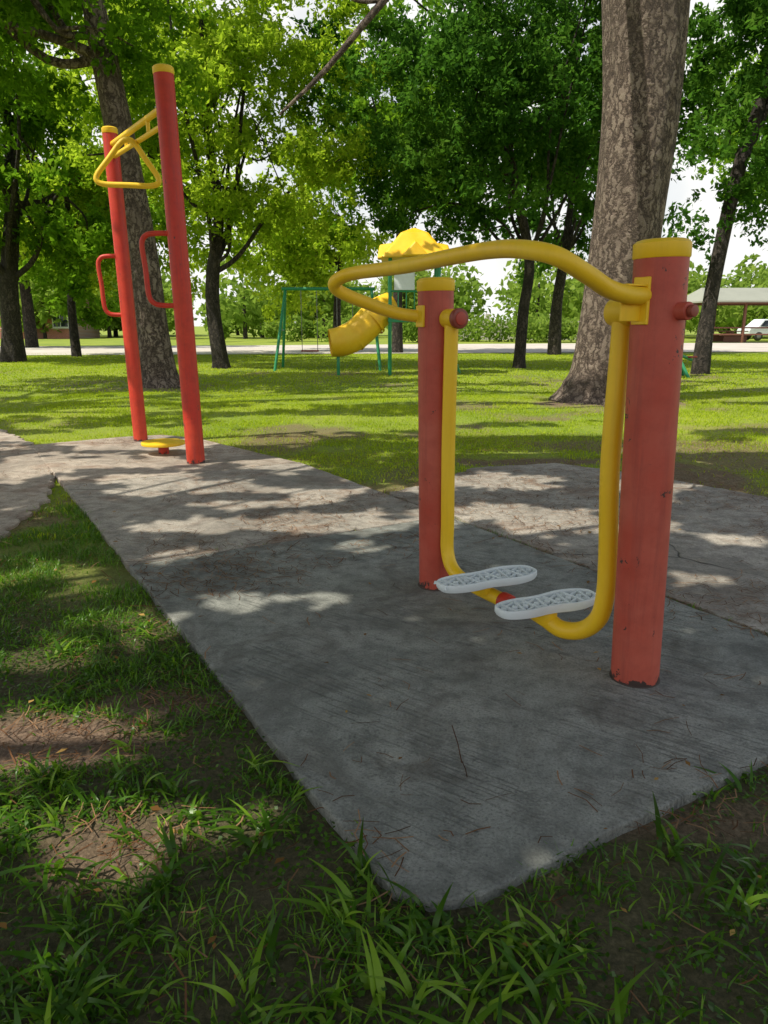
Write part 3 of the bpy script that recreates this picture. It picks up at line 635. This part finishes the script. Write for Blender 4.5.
# ------------------------------------------------------------ distant buildings, wall, car
WALL=plain('plaster',(.50,.46,.40),.85,.2,.8); BRK=M('brick_red'); b=BRK.n('ShaderNodeTexBrick',{'Vector':BRK.mapv((1,1,1),(math.pi/2,0,0)),'Color1':(.32,.09,.05,1),'Color2':(.42,.14,.08,1),'Mortar':(.4,.36,.32,1),'Scale':4.0}); BRK.set(Base_Color=b.outputs[0],Roughness=.9)
ROOF=plain('roof_sheet',(.30,.31,.25),.6,.2,.6); TILE=plain('roof_tile',(.20,.10,.07),.8,.3,3); GLS=glass('window_glass'); WOOD=plain('wood_brown',(.18,.07,.045),.6)
def house(name,cx,cy,wx,wy,h,rh,wall,roof,win):
    e=empty(name,(cx,cy,0)); box('walls',(cx,cy,h/2-.05),(wx,wy,h),wall,e,bevel=.02)
    a=wx/2+.5;b_=wy/2+.5; z=h-.04
    V=[(cx-a,cy-b_,z),(cx+a,cy-b_,z),(cx+a,cy+b_,z),(cx-a,cy+b_,z),(cx-a,cy,z+rh),(cx+a,cy,z+rh)]
    from_polys('roof',V,[(0,1,5,4),(3,4,5,2),(0,4,3),(1,2,5),(0,3,2,1)],roof,e,bevel=.03)
    y=cy-wy/2
    for i,x in enumerate(win):
        box('window_frame_%d'%i,(cx+x,y-.02,1.55),(1.5,.10,1.25),WHT,e); box('window_%d'%i,(cx+x,y-.06,1.55),(1.3,.06,1.05),GLS,e,bevel=.002); box('sill_%d'%i,(cx+x,y-.1,.87),(1.7,.2,.08),WALL,e)
        box('mullion_%d'%i,(cx+x,y-.10,1.55),(.06,.03,1.03),WHT,e,bevel=.002)
    box('door',(cx+.2,y-.03,1.0),(.95,.08,2.05),WOOD,e); return e
house('brick_house',-31.5,72,7,6,2.7,1.1,BRK.m,TILE,(-2.3,2.3))
sh=empty('picnic_shelter',(27,55,0))
for i in range(5):
    for y in (52.6,57.4): rod('post_%d'%i,(22.6+i*2.2,y,-.05),(22.6+i*2.2,y,2.62),.09,WOOD,sh,10)
for y in (52.6,57.4): box('beam',(27,y,2.68),(9.6,.14,.18),WOOD,sh)
V=[(21.8,52.0,2.78),(32.2,52.0,2.78),(32.2,58.0,2.78),(21.8,58.0,2.78),(22.6,55,3.75),(31.4,55,3.75)]
V2=[(a,b_,c_-.10) for a,b_,c_ in V]
from_polys('roof',V+V2,[(0,1,5,4),(3,4,5,2),(0,4,3),(1,2,5),(6,10,11,7),(9,8,11,10),(6,9,10),(7,11,8),(0,6,7,1),(1,7,8,2),(2,8,9,3),(3,9,6,0)],ROOF,sh)
for z in (.55,1.0): rod('rail',(22.6,52.6,z),(31.4,52.6,z),.05,WOOD,sh,8)
box('table',(25,55,.75),(2.2,.9,.07),WOOD,sh); box('table_leg',(25,55,.36),(.3,.6,.70),WOOD,sh)
for y in (54.1,55.9): box('bench_seat',(25,y,.45),(2.2,.3,.06),WOOD,sh); box('bench_leg',(25,y,.21),(1.6,.12,.42),WOOD,sh)
fw=empty('boundary_wall',(14,62,0))
for i in range(7): box('pillar_%d'%i,(5.8+i*2.6,62,1.0),(.35,.35,2.1),WALL,fw)
for i in range(6): box('panel_%d'%i,(7.1+i*2.6,62,.75),(2.24,.14,1.5),WALL,fw)
TYR=plain('tyre',(.03,.03,.03))
def car(name,cx,cy,rz):
    e=empty(name,(cx,cy,0)); R=np.array(Matrix.Rotation(rz,3,'Z'))
    prof=[(-2.1,.35),(-2.15,.75),(-2.0,1.0),(-1.45,1.06),(-.9,1.62),(1.75,1.66),(2.0,1.1),(2.12,.75),(2.1,.35)]
    V=[];n=len(prof)
    for yy in (-.85,.85):
        for x,z in prof: V.append((x,yy*(.84 if z>1.3 else 1),z))
    V=np.array(V)@R.T+[cx,cy,0]
    F=[tuple(range(n))[::-1],tuple(range(n,2*n))]+[(i,(i+1)%n,n+(i+1)%n,n+i) for i in range(n)]
    from_polys('body',V,F,WHT,e,bevel=.06)
    for s_ in (-1,1):
        for k_,P in enumerate(([(-1.25,1.09),(-.85,1.52),(-.1,1.54),(-.1,1.09)],[(0,1.09),(0,1.54),(.8,1.55),(.8,1.09)],[(.9,1.09),(.9,1.55),(1.55,1.56),(1.75,1.12)])):
            V=np.array([(x,s_*(.865 if z<1.2 else .755),z) for x,z in P])@R.T+[cx,cy,0]; from_polys('side_window_%d'%k_,V,[(0,1,2,3)],GLS,e)
        for x in (-1.3,1.35):
            a=np.array((x,s_*.62,.33))@R.T+[cx,cy,0]; b=np.array((x,s_*.88,.33))@R.T+[cx,cy,0]; rod('tyre',a,b,.34,TYR,e,20); c2=np.array((x,s_*.895,.33))@R.T+[cx,cy,0]; rod('hub',b,c2,.18,STL,e,14)
    return e
car('parked_car',30.5,60.5,.12)
